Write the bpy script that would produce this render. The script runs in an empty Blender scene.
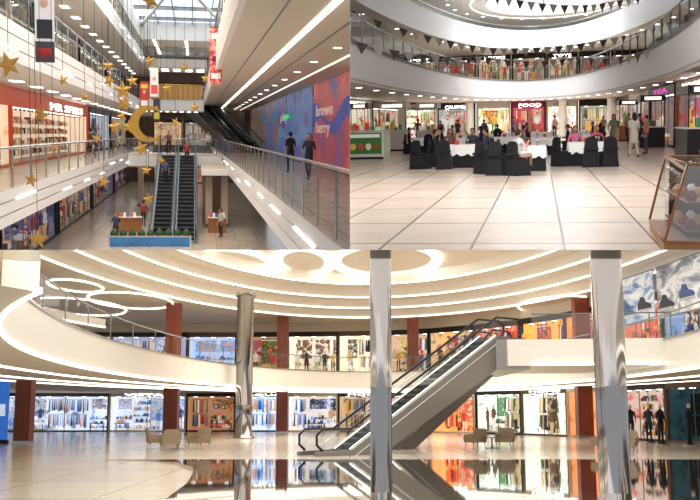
import bpy, math, random
from mathutils import Vector, Matrix
import bmesh
sin,cos,pi=math.sin,math.cos,math.pi
scene=bpy.context.scene
scene.view_settings.view_transform='Standard'

# ---------------------------------------------------------------- helpers
def S(r,g,b):
    def l(x):
        x/=255.0
        return x/12.92 if x<=.04045 else ((x+.055)/1.055)**2.4
    return (l(r),l(g),l(b),1)

def frame(u,v):
    f=Vector((u,1,v)).normalized()
    r=f.cross(Vector((0,0,1))).normalized()
    up=r.cross(f)
    M=Matrix.Identity(4)
    for i in range(3):
        M[i][0]=r[i];M[i][1]=f[i];M[i][2]=up[i]
    return M
# three halls of the building; each has its own orientation and cut planes at the added dividers
H1=dict(M=frame(-.155,.117),planes=[Vector((1,0,0)),Vector((0,0,-1))])
H2=dict(M=frame(.190,.132),planes=[Vector((-1,0,0)),Vector((0,0,-1))])
H3=dict(M=frame(0,-.162),planes=[Vector((0,0,1))])

MATS={}
def mat(name,col,rough=.5,metal=0,em=0,emc=None,var=0,scale=3,spec=.5):
    if name in MATS: return MATS[name]
    m=bpy.data.materials.new(name);m.use_nodes=True
    nt=m.node_tree;p=nt.nodes['Principled BSDF']
    p.inputs['Base Color'].default_value=col
    p.inputs['Roughness'].default_value=rough
    p.inputs['Metallic'].default_value=metal
    p.inputs['Specular IOR Level'].default_value=spec
    if em:
        p.inputs['Emission Color'].default_value=emc or col
        p.inputs['Emission Strength'].default_value=em
    if var:
        tc=nt.nodes.new('ShaderNodeTexCoord');n=nt.nodes.new('ShaderNodeTexNoise')
        n.inputs['Scale'].default_value=scale;n.inputs['Detail'].default_value=5
        r=nt.nodes.new('ShaderNodeMix');r.data_type='RGBA'
        r.inputs[6].default_value=tuple(c*(1-var) for c in col[:3])+(1,)
        r.inputs[7].default_value=tuple(min(1,c*(1+var*.5)) for c in col[:3])+(1,)
        nt.links.new(tc.outputs['Object'],n.inputs['Vector'])
        nt.links.new(n.outputs['Fac'],r.inputs[0])
        nt.links.new(r.outputs[2],p.inputs['Base Color'])
        if em and emc is None: nt.links.new(r.outputs[2],p.inputs['Emission Color'])
    MATS[name]=m
    return m

def printmat(name,cols,scale,em=.3,sx=1,sy=1,sz=1,dist=1.2,lo=.3,hi=.7):
    # printed artwork: soft multicolour noise bands
    if name in MATS: return MATS[name]
    m=bpy.data.materials.new(name);m.use_nodes=True;nt=m.node_tree;p=nt.nodes['Principled BSDF']
    tc=nt.nodes.new('ShaderNodeTexCoord');mp=nt.nodes.new('ShaderNodeMapping');mp.inputs['Scale'].default_value=(sx,sy,sz)
    n=nt.nodes.new('ShaderNodeTexNoise');n.inputs['Scale'].default_value=scale;n.inputs['Detail'].default_value=4;n.inputs['Distortion'].default_value=dist
    cr=nt.nodes.new('ShaderNodeValToRGB');e=cr.color_ramp.elements
    k=len(cols)
    e[0].position=lo;e[0].color=S(*cols[0]);e[1].position=hi;e[1].color=S(*cols[-1])
    for i in range(1,k-1):
        q=e.new(lo+(hi-lo)*i/(k-1));q.color=S(*cols[i])
    nt.links.new(tc.outputs['Object'],mp.inputs['Vector']);nt.links.new(mp.outputs[0],n.inputs['Vector']);nt.links.new(n.outputs['Fac'],cr.inputs[0])
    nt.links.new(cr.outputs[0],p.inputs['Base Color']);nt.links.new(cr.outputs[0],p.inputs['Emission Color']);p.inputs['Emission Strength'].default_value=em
    p.inputs['Roughness'].default_value=.35
    MATS[name]=m
    return m

def tilemat(name,c1,c2,grout,tx,ty,rough,mortar=.012,spec=.5):
    m=bpy.data.materials.new(name);m.use_nodes=True
    nt=m.node_tree;p=nt.nodes['Principled BSDF'];p.inputs['Specular IOR Level'].default_value=spec
    tc=nt.nodes.new('ShaderNodeTexCoord');mp=nt.nodes.new('ShaderNodeMapping')
    mp.inputs['Scale'].default_value=(1/tx,1/ty,1)
    br=nt.nodes.new('ShaderNodeTexBrick');br.offset=0;br.squash=1
    br.inputs['Scale'].default_value=1;br.inputs['Brick Width'].default_value=1;br.inputs['Row Height'].default_value=1
    br.inputs['Mortar Size'].default_value=mortar;br.inputs['Color1'].default_value=c1;br.inputs['Color2'].default_value=c2
    br.inputs['Mortar'].default_value=grout
    n=nt.nodes.new('ShaderNodeTexNoise');n.inputs['Scale'].default_value=1.3;n.inputs['Detail'].default_value=7
    mx=nt.nodes.new('ShaderNodeMix');mx.data_type='RGBA';mx.blend_type='MULTIPLY';mx.inputs[0].default_value=.22
    nt.links.new(tc.outputs['Object'],mp.inputs['Vector']);nt.links.new(mp.outputs[0],br.inputs['Vector'])
    nt.links.new(tc.outputs['Object'],n.inputs['Vector'])
    nt.links.new(br.outputs['Color'],mx.inputs[6]);nt.links.new(n.outputs['Fac'],mx.inputs[7])
    nt.links.new(mx.outputs[2],p.inputs['Base Color']);p.inputs['Roughness'].default_value=rough
    return m

def glassmat(name,tint,refl=.1,rough=.02):
    m=bpy.data.materials.new(name);m.use_nodes=True;nt=m.node_tree
    nt.nodes.clear()
    o=nt.nodes.new('ShaderNodeOutputMaterial');t=nt.nodes.new('ShaderNodeBsdfTransparent');g=nt.nodes.new('ShaderNodeBsdfGlossy')
    g.inputs['Roughness'].default_value=rough;t.inputs[0].default_value=tint
    mx=nt.nodes.new('ShaderNodeMixShader');mx.inputs[0].default_value=refl
    nt.links.new(t.outputs[0],mx.inputs[1]);nt.links.new(g.outputs[0],mx.inputs[2]);nt.links.new(mx.outputs[0],o.inputs[0])
    return m

class B:
    def __init__(s): s.v=[];s.f=[];s.m=[];s.sm=[];s.mats=[];s.M=None
    def add(s,vs,fs,mt,smooth=False):
        if mt not in s.mats: s.mats.append(mt)
        i=s.mats.index(mt);o=len(s.v)
        for v in vs:
            v=Vector(v)
            s.v.append(s.M@v if s.M is not None else v)
        for f in fs:
            s.f.append([o+k for k in f]);s.m.append(i);s.sm.append(smooth)
    def box(s,x0,x1,y0,y1,z0,z1,mt):
        vs=[(x,y,z) for z in (z0,z1) for y in (y0,y1) for x in (x0,x1)]
        s.add(vs,[(0,2,3,1),(4,5,7,6),(0,1,5,4),(2,6,7,3),(0,4,6,2),(1,3,7,5)],mt)
    def hexa(s,bot,top,mt):
        s.add(list(bot)+list(top),[(3,2,1,0),(4,5,6,7),(0,1,5,4),(1,2,6,5),(2,3,7,6),(3,0,4,7)],mt)
    def tube(s,pts,r,mt,n=6,closed=False,cap=True):
        pts=[Vector(p) for p in pts];N=len(pts);vs=[];fs=[]
        rs=r if isinstance(r,(list,tuple)) else [r]*N
        for i,p in enumerate(pts):
            a=pts[(i-1)%N] if (closed or i>0) else p
            b=pts[(i+1)%N] if (closed or i<N-1) else p
            t=(b-a).normalized() if (b-a).length>1e-9 else Vector((0,0,1))
            ref=Vector((0,0,1)) if abs(t.z)<.9 else Vector((0,1,0))
            e=t.cross(ref).normalized();g=e.cross(t)
            for k in range(n):
                an=2*pi*k/n
                vs.append(p+rs[i]*(cos(an)*e+sin(an)*g))
        for i in range(N if closed else N-1):
            j=(i+1)%N
            for k in range(n):
                l=(k+1)%n
                fs.append((i*n+k,i*n+l,j*n+l,j*n+k))
        if cap and not closed:
            fs.append(tuple(range(n))[::-1]);fs.append(tuple((N-1)*n+k for k in range(n)))
        s.add(vs,fs,mt,n>5)
    def lathe(s,prof,c,mt,n=12,sx=1,sy=1,smooth=True):
        vs=[];fs=[];N=len(prof)
        for r,z in prof:
            for k in range(n):
                a=2*pi*k/n
                vs.append((c[0]+r*sx*cos(a),c[1]+r*sy*sin(a),c[2]+z))
        for i in range(N-1):
            for k in range(n):
                l=(k+1)%n
                fs.append((i*n+k,i*n+l,(i+1)*n+l,(i+1)*n+k))
        fs.append(tuple(range(n))[::-1]);fs.append(tuple((N-1)*n+k for k in range(n)))
        s.add(vs,fs,mt,smooth)
    def ball(s,c,rx,ry,rz,mt,n=10,m=7):
        prof=[(max(.001,sin(pi*i/m)),-cos(pi*i/m)*rz) for i in range(m+1)]
        s.lathe(prof,c,mt,n,rx,ry)
    def prism(s,pts,o,ax,ay,th,mt,bulge=0):
        o=Vector(o);ax=Vector(ax);ay=Vector(ay);th=Vector(th);n=len(pts)
        a=[o+ax*p[0]+ay*p[1] for p in pts];b=[q+th for q in a]
        fs=[(i,(i+1)%n,n+(i+1)%n,n+i) for i in range(n)]
        if bulge:
            cc=o+th*.5
            vs=a+b+[cc-th*bulge,cc+th*bulge]
            for i in range(n):
                fs.append(((i+1)%n,i,2*n));fs.append((n+i,n+(i+1)%n,2*n+1))
            s.add(vs,fs,mt)
        else:
            fs+= [tuple(range(n))[::-1],tuple(range(n,2*n))]
            s.add(a+b,fs,mt)
    def strip(s,a,b,mt,smooth=False):
        n=len(a);s.add(list(a)+list(b),[(i,i+1,n+i+1,n+i) for i in range(n-1)],mt,smooth)
    def done(s,name,H,origin=None):
        if not s.v: return None
        R=H['M'];Ri=R.to_3x3().transposed()
        me=bpy.data.meshes.new(name)
        me.from_pydata([tuple(v) for v in s.v],[],s.f)
        for m in s.mats: me.materials.append(m)
        me.polygons.foreach_set('material_index',s.m);me.polygons.foreach_set('use_smooth',s.sm)
        for pl in H['planes']:
            nl=Ri@pl
            if any(v.co.dot(nl)>-.003 for v in me.vertices):
                bm=bmesh.new();bm.from_mesh(me)
                bmesh.ops.bisect_plane(bm,geom=bm.verts[:]+bm.edges[:]+bm.faces[:],plane_co=nl*-.003,plane_no=nl,clear_outer=True)
                bm.to_mesh(me);bm.free()
        if len(me.vertices)==0: return None
        if origin is None:
            lo=Vector([min(v.co[i] for v in me.vertices) for i in range(3)]);hi=Vector([max(v.co[i] for v in me.vertices) for i in range(3)])
            c=Vector(((lo.x+hi.x)/2,(lo.y+hi.y)/2,lo.z))
        else: c=Vector(origin)
        me.transform(Matrix.Translation(-c));me.update()
        ob=bpy.data.objects.new(name,me);scene.collection.objects.link(ob)
        ob.matrix_world=R@Matrix.Translation(c)
        return ob

def ell(cx,cd,rx,rd,a0,a1,n):
    return [(cx+rx*cos(math.radians(a0+(a1-a0)*i/n)),cd+rd*sin(math.radians(a0+(a1-a0)*i/n))) for i in range(n+1)]
def at(p,z): return [(x,y,z) for x,y in p]

def text(b,s,size,M,mt,ext=.02):
    cu=bpy.data.curves.new('t','FONT');cu.body=s;cu.size=size;cu.extrude=ext;cu.resolution_u=2
    ob=bpy.data.objects.new('t',cu);scene.collection.objects.link(ob)
    dg=bpy.context.evaluated_depsgraph_get();me=ob.evaluated_get(dg).to_mesh()
    vs=[M@v.co for v in me.vertices];fs=[tuple(p.vertices) for p in me.polygons]
    ob.evaluated_get(dg).to_mesh_clear()
    b.add(vs,fs,mt);bpy.data.objects.remove(ob)

def basis(o,ax,ay,az):
    M=Matrix.Identity(4)
    for i in range(3):
        M[i][0]=ax[i];M[i][1]=ay[i];M[i][2]=az[i];M[i][3]=o[i]
    return M

# ---------------------------------------------------------------- materials
white=mat('white_plaster',S(226,222,216),.55,var=.05)
cream=mat('cream_plaster',S(222,208,186),.5,var=.06)
beige=mat('beige_ceiling',S(204,186,164),.6,var=.06)
facia=mat('white_panel',S(236,232,228),.35,var=.04)
groove=mat('groove_grey',S(120,118,116),.6)
dark=mat('dark_metal',S(32,31,33),.4,.3)
grey=mat('grey_metal',S(120,122,124),.35,.7)
steel=mat('brushed_steel',S(170,170,170),.25,1)
chrome=mat('polished_chrome',(.34,.32,.31,1),.09,1)
redbrown=mat('redbrown_timber',S(132,58,34),.4,var=.25,scale=2)
led=mat('led_warm',(1,.95,.85,1),em=3.0,emc=(1,.94,.82,1))
ledw=mat('led_white',(1,1,1,1),em=5,emc=(1,.97,.92,1))
ledsoft=mat('led_cove_soft',(1,.95,.85,1),em=1.2,emc=(1,.94,.82,1))
gold=mat('gold_glitter',S(190,146,64),.4,.4,var=.3,scale=20,em=.04)  # slight emission added so the gold shows up brighter
wood=mat('warm_wood',S(160,104,58),.4,var=.3,scale=6)
glass=glassmat('rail_glass',(.88,.91,.91,1),.08)
glassd=glassmat('shop_glass',(.96,.98,.98,1),.04)
orange=mat('orange_red_sign',S(196,72,30),.4,em=.22)
brown=mat('brown_wall',S(104,84,70),.6,var=.2)
skinm=mat('skin',S(196,142,112),.55);hairm=mat('hair_black',S(22,17,15),.6);shoe=mat('shoe_dark',S(30,28,28),.5)
lip=mat('lip',S(150,80,75),.5);eyem=mat('eye',S(30,22,20),.3)
PAL={}
def pal(rgb,em=.25):
    k=('c',rgb,em)
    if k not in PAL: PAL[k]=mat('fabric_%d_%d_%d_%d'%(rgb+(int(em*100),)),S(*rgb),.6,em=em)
    return PAL[k]

# ---------------------------------------------------------------- generic builders
def railing(b,path,z,h=1.05,step=2.0,r=.035,gm=None,rm=None,base=.05):
    gm=gm or glass;rm=rm or steel
    b.strip(at(path,z+base),at(path,z+h-.04),gm)
    b.tube(at(path,z+h),r,rm,6)
    acc=0;last=None
    for i,p in enumerate(path):
        if last is not None:
            seg=math.dist(p,last);t=step-acc
            while t<=seg:
                q=(last[0]+(p[0]-last[0])*t/seg,last[1]+(p[1]-last[1])*t/seg)
                b.tube([(q[0],q[1],z-.02),(q[0],q[1],z+h)],r*.8,rm,5);t+=step
            acc=(acc+seg)%step
        last=p

def slab(b,inner,outer,z0,z1,mf,ms,mtop=None,ledm=None,lr=.05):
    b.strip(at(inner,z0),at(inner,z1),mf,True)
    b.strip(at(outer,z0),at(outer,z1),mf,True)
    b.strip(at(inner,z0),at(outer,z0),ms)
    b.strip(at(inner,z1),at(outer,z1),mtop or ms)
    if ledm: b.tube(at(inner,z0+.02),lr,ledm,5)

def figure(b,x,y,z,h,c1,c2,ch,rot=0):
    old=b.M;base=old if old is not None else Matrix.Identity(4)
    b.M=base@Matrix.Translation((x,y,z))@Matrix.Rotation(rot,4,'Z')@Matrix.Scale(h/1.75,4)
    for sx in (-1,1):
        b.tube([(sx*.1,0,.88),(sx*.1,.02,.48),(sx*.11,0,.06)],[.085,.06,.045],c2,6)
        b.box(sx*.1-.04,sx*.1+.04,-.13,.06,0,.07,c2)
        b.tube([(sx*.19,0,1.40),(sx*.25,.02,1.12),(sx*.22,-.1,.9)],[.05,.04,.03],c1,6)
    b.lathe([(.12,.82),(.16,.9),(.13,1.1),(.17,1.33),(.16,1.42),(.06,1.48),(.045,1.55)],(0,0,0),c1,10,1.1,.7)
    b.ball((0,-.01,1.64),.075,.09,.115,ch,8,6)
    b.M=old

def shop(name,H,p0,p1,z0,z1,seed,back,pals,frm,ctr,depth=1.8,em=.7,style='mix',sign=None,signm=None,head=.4,lamp=None,goods=.22,gl=True,soff=.2,lampm=None):
    rnd=random.Random(seed);b=B()
    u=Vector((p1[0]-p0[0],p1[1]-p0[1],0));L=u.length;u.normalize()
    w=Vector((-u.y,u.x,0));mid=Vector(((p0[0]+p1[0])/2,(p0[1]+p1[1])/2,0))
    if w.dot(mid-Vector((ctr[0],ctr[1],0)))<0:
        u=-u;p0,p1=p1,p0
        w=Vector((-u.y,u.x,0))
    b.M=basis((p0[0],p0[1],z0),u,w,Vector((0,0,1)))
    Hh=z1-z0
    dk=tuple(int(c*.55) for c in back);c1=rnd.choice(pals);c2=rnd.choice(pals)
    mixc=lambda a,q,t:tuple(int(a[i]*(1-t)+q[i]*t) for i in range(3))
    bm=printmat('shopwall_%d_%.2f'%(seed,em),[dk,mixc(back,c1,.55),back,back,mixc(back,c2,.5),dk],1.1,em,dist=.5,lo=.25,hi=.75)  # back and side walls glow, standing in for light inside the shop
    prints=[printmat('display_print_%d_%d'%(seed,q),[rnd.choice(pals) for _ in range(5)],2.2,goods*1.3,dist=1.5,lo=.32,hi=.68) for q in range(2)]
    b.box(0,L,depth,depth+.08,0,Hh,bm)
    b.box(0,.06,.08,depth,0,Hh,bm);b.box(L-.06,L,.08,depth,0,Hh,bm)
    b.box(0,L,0,depth,Hh-.05,Hh,white);b.box(0,L,0,depth,0,.04,cream)
    b.box(0,L,-.08,.08,Hh-head,Hh,frm)
    b.box(0,.14,-.08,.08,0,Hh,frm);b.box(L-.14,L,-.08,.08,0,Hh,frm)
    b.box(0,L,-.04,.06,0,.12,frm)
    k=max(1,int(L/2.6))
    for i in range(1,k): b.box(L*i/k-.025,L*i/k+.025,-.02,.02,0,Hh-head,grey)
    if gl: b.add([(0,0,.1),(L,0,.1),(L,0,Hh-head),(0,0,Hh-head)],[(0,1,2,3)],glassd)
    lm=lamp or ledw
    n=max(2,int(L/1.2))
    for i in range(n):
        x=L*(i+.5)/n
        b.box(x-.15,x+.15,.5,.7,Hh-head-.02,Hh-head+.02,lm)
        b.box(x-.05,x+.05,.45,.55,Hh-head-.12,Hh-head-.02,dark)
    P=[pal(c,goods) for c in pals]  # goods carry their own glow in place of shop lighting
    x=.3
    h=Hh-head
    def shelf(x,wd,y1,lo,hi):
        lv=max(1,int((hi-lo)/.5))
        for j in range(lv):
            zz=lo+j*(hi-lo)/lv
            b.box(x,x+wd,y1-.43,y1,zz-.03,zz,white)
            xx=x+.03
            while xx<x+wd-.12:
                ww=rnd.uniform(.07,.2);hh=rnd.uniform(.12,.36)
                if rnd.random()<.35: b.lathe([(ww*.5,0),(ww*.5,hh*.6),(ww*.15,hh*.8),(ww*.15,hh)],(xx+ww/2,y1-.25,zz),rnd.choice(P),6)
                else: b.box(xx,xx+ww,y1-.38,y1-.08,zz,zz+hh,rnd.choice(P))
                xx+=ww+rnd.uniform(.01,.08)
    while x<L-.7:
        wd=min(rnd.uniform(.9,2.2),L-.25-x)
        st=style if style!='mix' else rnd.choice(['shelf','man','poster','rack','man','table','rack'])
        if st=='shelf': shelf(x,wd,depth-.02,.25,h-.1)
        elif st=='man':
            q=max(1,int(wd/.6))
            b.box(x,x+wd,.3,.9,0,.22,white)
            for j in range(q):
                figure(b,x+wd*(j+.5)/q,.6,.22,min(2.0,h-.4)*rnd.uniform(.85,1),rnd.choice(P),rnd.choice(P),pal((215,200,185),goods*.6),rnd.uniform(-.4,.4))
            b.box(x+.1,x+wd-.1,depth-.1,depth-.02,h*.45,h-.15,prints[0]);shelf(x+.1,wd-.2,depth-.02,.25,h*.45)
        elif st=='poster':
            b.box(x+.05,x+wd-.05,.45,.5,h*.3,h-.1,rnd.choice(prints));b.box(x+.05,x+wd-.05,.43,.45,h-.3,h-.22,pal((240,240,240),goods))
            b.box(x+.02,x+.06,.44,.5,.05,h,grey);b.box(x+wd-.06,x+wd-.02,.44,.5,.05,h,grey)
            figure(b,x+wd*.5,.36,.05,min(1.75,h-.4),rnd.choice(P),rnd.choice(P),pal((205,165,140),goods*.6),rnd.uniform(-.5,.5))
            shelf(x+.05,wd-.1,.42+.45,.2,h*.3)
        elif st=='table':
            b.box(x+.1,x+wd-.1,.35,.95,.62,.68,wood)
            for xx in (x+.15,x+wd-.2):
                for yy in (.4,.86): b.box(xx,xx+.05,yy,yy+.05,.04,.62,wood)
            xx=x+.15
            while xx<x+wd-.3:
                ww=rnd.uniform(.12,.25);b.box(xx,xx+ww,.42,.8,.68,.68+rnd.uniform(.08,.35),rnd.choice(P));xx+=ww+.05
            shelf(x,wd,depth-.02,.3,h*.6);b.box(x+.1,x+wd-.1,depth-.08,depth-.02,h*.65,h-.15,prints[1])
        else:
            for zz in (h*.5,h*.92):
                b.tube([(x,depth-.5,zz),(x+wd,depth-.5,zz)],.02,grey,5)
                xx=x+.06
                while xx<x+wd-.1:
                    ll=rnd.uniform(h*.28,h*.4);m=rnd.choice(P)
                    b.hexa([(xx,depth-.6,zz-ll),(xx+.1,depth-.6,zz-ll),(xx+.1,depth-.25,zz-ll),(xx,depth-.25,zz-ll)],
                           [(xx+.02,depth-.55,zz-.04),(xx+.08,depth-.55,zz-.04),(xx+.08,depth-.35,zz-.04),(xx+.02,depth-.35,zz-.04)],m)
                    xx+=rnd.uniform(.1,.17)
        x+=wd+.1
    if sign:
        sz=head*.75
        T=Matrix.Translation((L*soff,-.1,Hh-head+.08))@Matrix(((1,0,0,0),(0,0,-1,0),(0,1,0,0),(0,0,0,1)))
        text(b,sign,sz,T@Matrix.Scale(max(1,L*.6/(len(sign)*sz*.62)),4,Vector((1,0,0))),signm or ledw)
    return b.done(name,H)

def escalator(name,H,base,top,width,side,step_m,both=True,ledm=None,glassy=True):
    b=B();base=Vector(base);top=Vector(top);d=top-base;run=Vector((d.x,d.y,0)).length;rise=d.z
    ax=Vector((d.x,d.y,0)).normalized();ay=Vector((-ax.y,ax.x,0))
    b.M=basis(base,ax,ay,Vector((0,0,1)));w=width/2
    n=int(abs(rise)/.2)
    for i in range(n):
        x0=run*i/n;x1=run*(i+1)/n;z=rise*(i+1)/n
        b.box(x0,x1,-w,w,z-.25,z-.015,step_m);b.box(x0-.01,x0+.04,-w,w,z-.03,z,grey)
        for q in range(1,5): b.box(x0,x1,-w+width*q/5-.01,-w+width*q/5+.01,z-.015,z-.005,dark)
    b.box(-1.6,0,-w,w,-.1,.01,grey);b.box(run,run+1.6,-w,w,rise-.2,rise+.01,grey)
    for s in (-1,1):
        y0=s*w;y1=s*(w+.16);lo,hi=min(y0,y1),max(y0,y1)
        pts=[(-1.6,-.25),(.4,-.55),(run+.3,rise-1.0),(run+1.6,rise-1.0),(run+1.6,rise+.15),(run,rise+.2),(0,.2),(-1.6,.15)]
        b.prism(pts,(0,lo,0),(1,0,0),(0,0,1),(0,hi-lo,0),side)
        gp=[(-1.4,.15),(0,.2),(run,rise+.2),(run+1.4,rise+.15),(run+1.5,rise+.6),(run+1.2,rise+.95),(run,rise+.95),(0,.95),(-1.2,.95),(-1.5,.6)]
        ym=(lo+hi)/2
        b.add([(p[0],ym,p[1]) for p in gp],[(0,1,7,8,9),(1,2,6,7),(2,3,4,5,6)],glass if glassy else side)
        hr=[(-1.3,.2),(-1.55,.4),(-1.55,.75),(-1.3,.97),(0,.98),(run,rise+.98),(run+1.3,rise+.97),(run+1.55,rise+.75),(run+1.55,rise+.4),(run+1.3,rise+.2)]
        b.tube([(p[0],ym,p[1]) for p in hr],.05,dark,6)
        if ledm: b.tube([(0,ym-s*.1,.24),(run,ym-s*.1,rise+.24)],.02,ledm,4)
        b.tube([(-1,s*(w+.17),-.1),(0,s*(w+.17),-.1),(run,s*(w+.17),rise-.1),(run+1.5,s*(w+.17),rise-.1)],.03,steel,5)
    b.add([(.4,-w,-.55),(run+.3,-w,rise-1),(run+.3,w,rise-1),(.4,w,-.55)],[(0,1,2,3)],side)
    return b.done(name,H)

# ---------------------------------------------------------------- people
POSES={}
def pose(kind):
    J={'pel':(0,0,.95,.125),'sp':(0,0,1.12,.115),'ch':(0,.0,1.32,.135),'nk':(0,0,1.46,.055),'hd':(0,.015,1.56,.05)}
    for s,n in ((-1,'l'),(1,'r')):
        J['sh'+n]=(s*.165,0,1.385,.06);J['el'+n]=(s*.22,-.03,1.12,.042);J['wr'+n]=(s*.22,.07,.88,.028)
        J['hp'+n]=(s*.09,0,.88,.09);J['kn'+n]=(s*.1,.02,.49,.058);J['an'+n]=(s*.1,-.03,.09,.04);J['to'+n]=(s*.11,.13,.04,.035)
    def mv(k,x,y,z): J[k]=(x,y,z,J[k][3])
    if kind=='walk':
        mv('knl',-.09,.18,.52);mv('anl',-.09,.26,.12);mv('tol',-.1,.42,.07)
        mv('knr',.09,-.02,.48);mv('anr',.09,-.32,.13);mv('tor',.09,-.2,.035)
        mv('ell',-.21,-.14,1.13);mv('wrl',-.22,-.14,.9);mv('elr',.21,.08,1.13);mv('wrr',.2,.24,.96)
    if kind=='sit':
        for k in list(J):
            x,y,z,r=J[k];J[k]=(x,y-.0,z-.42,r)
        for s,n in ((-1,'l'),(1,'r')):
            mv('kn'+n,s*.13,.42,.5);mv('an'+n,s*.13,.40,.09);mv('to'+n,s*.14,.56,.04)
            mv('hp'+n,s*.1,.04,.5);mv('el'+n,s*.23,.05,.72);mv('wr'+n,s*.14,.28,.70)
        mv('ch',0,.03,.9);mv('sp',0,0,.7)
    if kind=='cross':
        J=dict(pose('sit'))
        J['knr']=(.05,.44,.58,.058);J['anr']=(-.12,.56,.26,.04);J['tor']=(-.16,.70,.22,.035)
        J['wrr']=(.1,.3,.9,.028);J['elr']=(.23,.12,.75,.042)
    return J
EDG=[('pel','sp','t'),('sp','ch','t'),('ch','nk','t'),('nk','hd','s')]
for n in 'lr':
    EDG+=[('ch','sh'+n,'t'),('sh'+n,'el'+n,'a'),('el'+n,'wr'+n,'f'),('pel','hp'+n,'p'),('hp'+n,'kn'+n,'p'),('kn'+n,'an'+n,'q'),('an'+n,'to'+n,'o')]
def body(kind):
    if kind in POSES: return POSES[kind]
    J=pose(kind);ks=list(J)
    me=bpy.data.meshes.new('b');me.from_pydata([J[k][:3] for k in ks],[(ks.index(a),ks.index(c)) for a,c,_ in EDG],[])
    ob=bpy.data.objects.new('b',me);scene.collection.objects.link(ob)
    ob.modifiers.new('s','SKIN');sv=me.skin_vertices[0].data
    for i,k in enumerate(ks): sv[i].radius=(J[k][3],J[k][3])
    sv[ks.index('pel')].use_root=True
    m=ob.modifiers.new('u','SUBSURF');m.levels=1;m.render_levels=1
    dg=bpy.context.evaluated_depsgraph_get();em=ob.evaluated_get(dg).to_mesh()
    vs=[v.co.copy() for v in em.vertices];fs=[tuple(p.vertices) for p in em.polygons];lab=[]
    for f in fs:
        c=sum((vs[i] for i in f),Vector())/len(f);best=None
        for a,e,l in EDG:
            A=Vector(J[a][:3]);D=Vector(J[e][:3])-A;t=max(0,min(1,(c-A).dot(D)/D.length_squared))
            dd=(c-A-D*t).length-.5*(J[a][3]*(1-t)+J[e][3]*t)
            if best is None or dd<best[0]: best=(dd,l)
        lab.append(best[1])
    ob.evaluated_get(dg).to_mesh_clear();bpy.data.objects.remove(ob)
    POSES[kind]=(J,vs,fs,lab);return POSES[kind]
def person(name,H,X,D,z,face,kind,top,bot,height=1.68,long=False,dress=None,sleeve=False,skirt=.5,bareleg=False,hair=None):
    J,vs,fs,lab=body(kind);b=B();hr=hair or hairm
    b.M=Matrix.Translation((X,D,z))@Matrix.Rotation(math.radians(face),4,'Z')@Matrix.Scale(height/1.7,4)
    mm={'t':top,'a':top,'f':top if sleeve else skinm,'s':skinm,'p':bot,'q':skinm if bareleg else bot,'o':shoe}
    for l in mm:
        F=[f for f,q in zip(fs,lab) if q==l]
        us=sorted({i for f in F for i in f});ix={k:i for i,k in enumerate(us)}
        b.add([vs[i] for i in us],[tuple(ix[i] for i in f) for f in F],mm[l],True)
    hx,hy,hz,_=J['hd'];c=(hx,hy+.015,hz+.035)
    b.ball(c,.076,.094,.118,skinm,12,9)
    b.tube([(c[0],c[1]+.085,c[2]+.02),(c[0],c[1]+.112,c[2]-.02)],[.008,.016],skinm,5)
    for s in (-1,1):
        b.ball((c[0]+s*.03,c[1]+.084,c[2]+.01),.012,.008,.008,eyem,6,4)
        b.ball((c[0]+s*.077,c[1],c[2]-.005),.012,.02,.03,skinm,6,4)
    b.box(c[0]-.022,c[0]+.022,c[1]+.08,c[1]+.092,c[2]-.058,c[2]-.048,lip)
    b.ball((c[0],c[1]-.022,c[2]+.03),.088,.096,.108,hr,12,8)
    if long:
        b.lathe([(.05,-.26),(.085,-.15),(.09,0),(.06,.06)],(c[0],c[1]-.055,c[2]),hr,10,1,.6)
    for n,s in (('l',-1),('r',1)):
        w=Vector(J['wr'+n][:3]);e=Vector(J['el'+n][:3]);d=(w-e).normalized()
        side=Vector((0,1,0)) if abs(d.z)>.6 else Vector((-s,0,0))
        side=(side-d*side.dot(d)).normalized();nrm=d.cross(side)
        b.hexa([w-side*.022-nrm*.014,w+side*.022-nrm*.014,w+side*.022+nrm*.014,w-side*.022+nrm*.014],
               [w+d*.09-side*.04-nrm*.013,w+d*.09+side*.04-nrm*.013,w+d*.09+side*.04+nrm*.013,w+d*.09-side*.04+nrm*.013],skinm)
        for q,(o,l) in enumerate(((-.032,.055),(-.011,.068),(.011,.075),(.032,.068))):
            a=w+d*.085+side*o
            b.tube([a,a+d*l*.55+nrm*.004*s,a+d*l*.85+nrm*.028*-s],[.0095,.0085,.007],skinm,5)
        a=w+d*.03+side*.025;b.tube([a,a+side*.03+d*.025,a+side*.035+d*.06],[.012,.01,.008],skinm,5)
    if dress:
        zz=J['pel'][2]
        b.lathe([(.17+.09*skirt,zz-skirt-.35),(.16+.05*skirt,zz-.3),(.165,zz),(.13,zz+.14)],(0,0,0),dress,14,1,.85)
    return b.done(name,H)

# ================================================================ HALL 1 : galleried mall with hanging stars
F1=-1.6;L0=-6.1
b=B();b.box(-9.5,7,20,128,L0-.2,L0,tilemat('lower_floor_tile',S(225,210,190),S(216,198,178),S(160,148,132),1.2,2.4,.15));b.done('floor',H1,(0,0,0))
def plank_facia(b,X,side,y0,y1,z0,z1,n=3):
    hgt=(z1-z0)/n
    for i in range(n):
        b.box(min(X,X+side*.12),max(X,X+side*.12),y0,y1,z0+i*hgt+.02,z0+(i+1)*hgt-.02,facia)
    b.box(min(X-side*.1,X),max(X-side*.1,X),y0,y1,z0+.01,z1-.01,groove)
def dashes(b,X,y0,y1,zs,sd,m):
    r=random.Random(sd);y=y0
    while y<y1:
        l=r.uniform(1.5,4);z=r.choice(zs)
        b.box(X-.02,X+.02,y,y+l,z-.02,z+.02,m);y+=l+r.uniform(3,7)
floor1=tilemat('gallery_tile',S(210,198,182),S(200,188,172),S(150,140,128),.8,2,.2)
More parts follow.
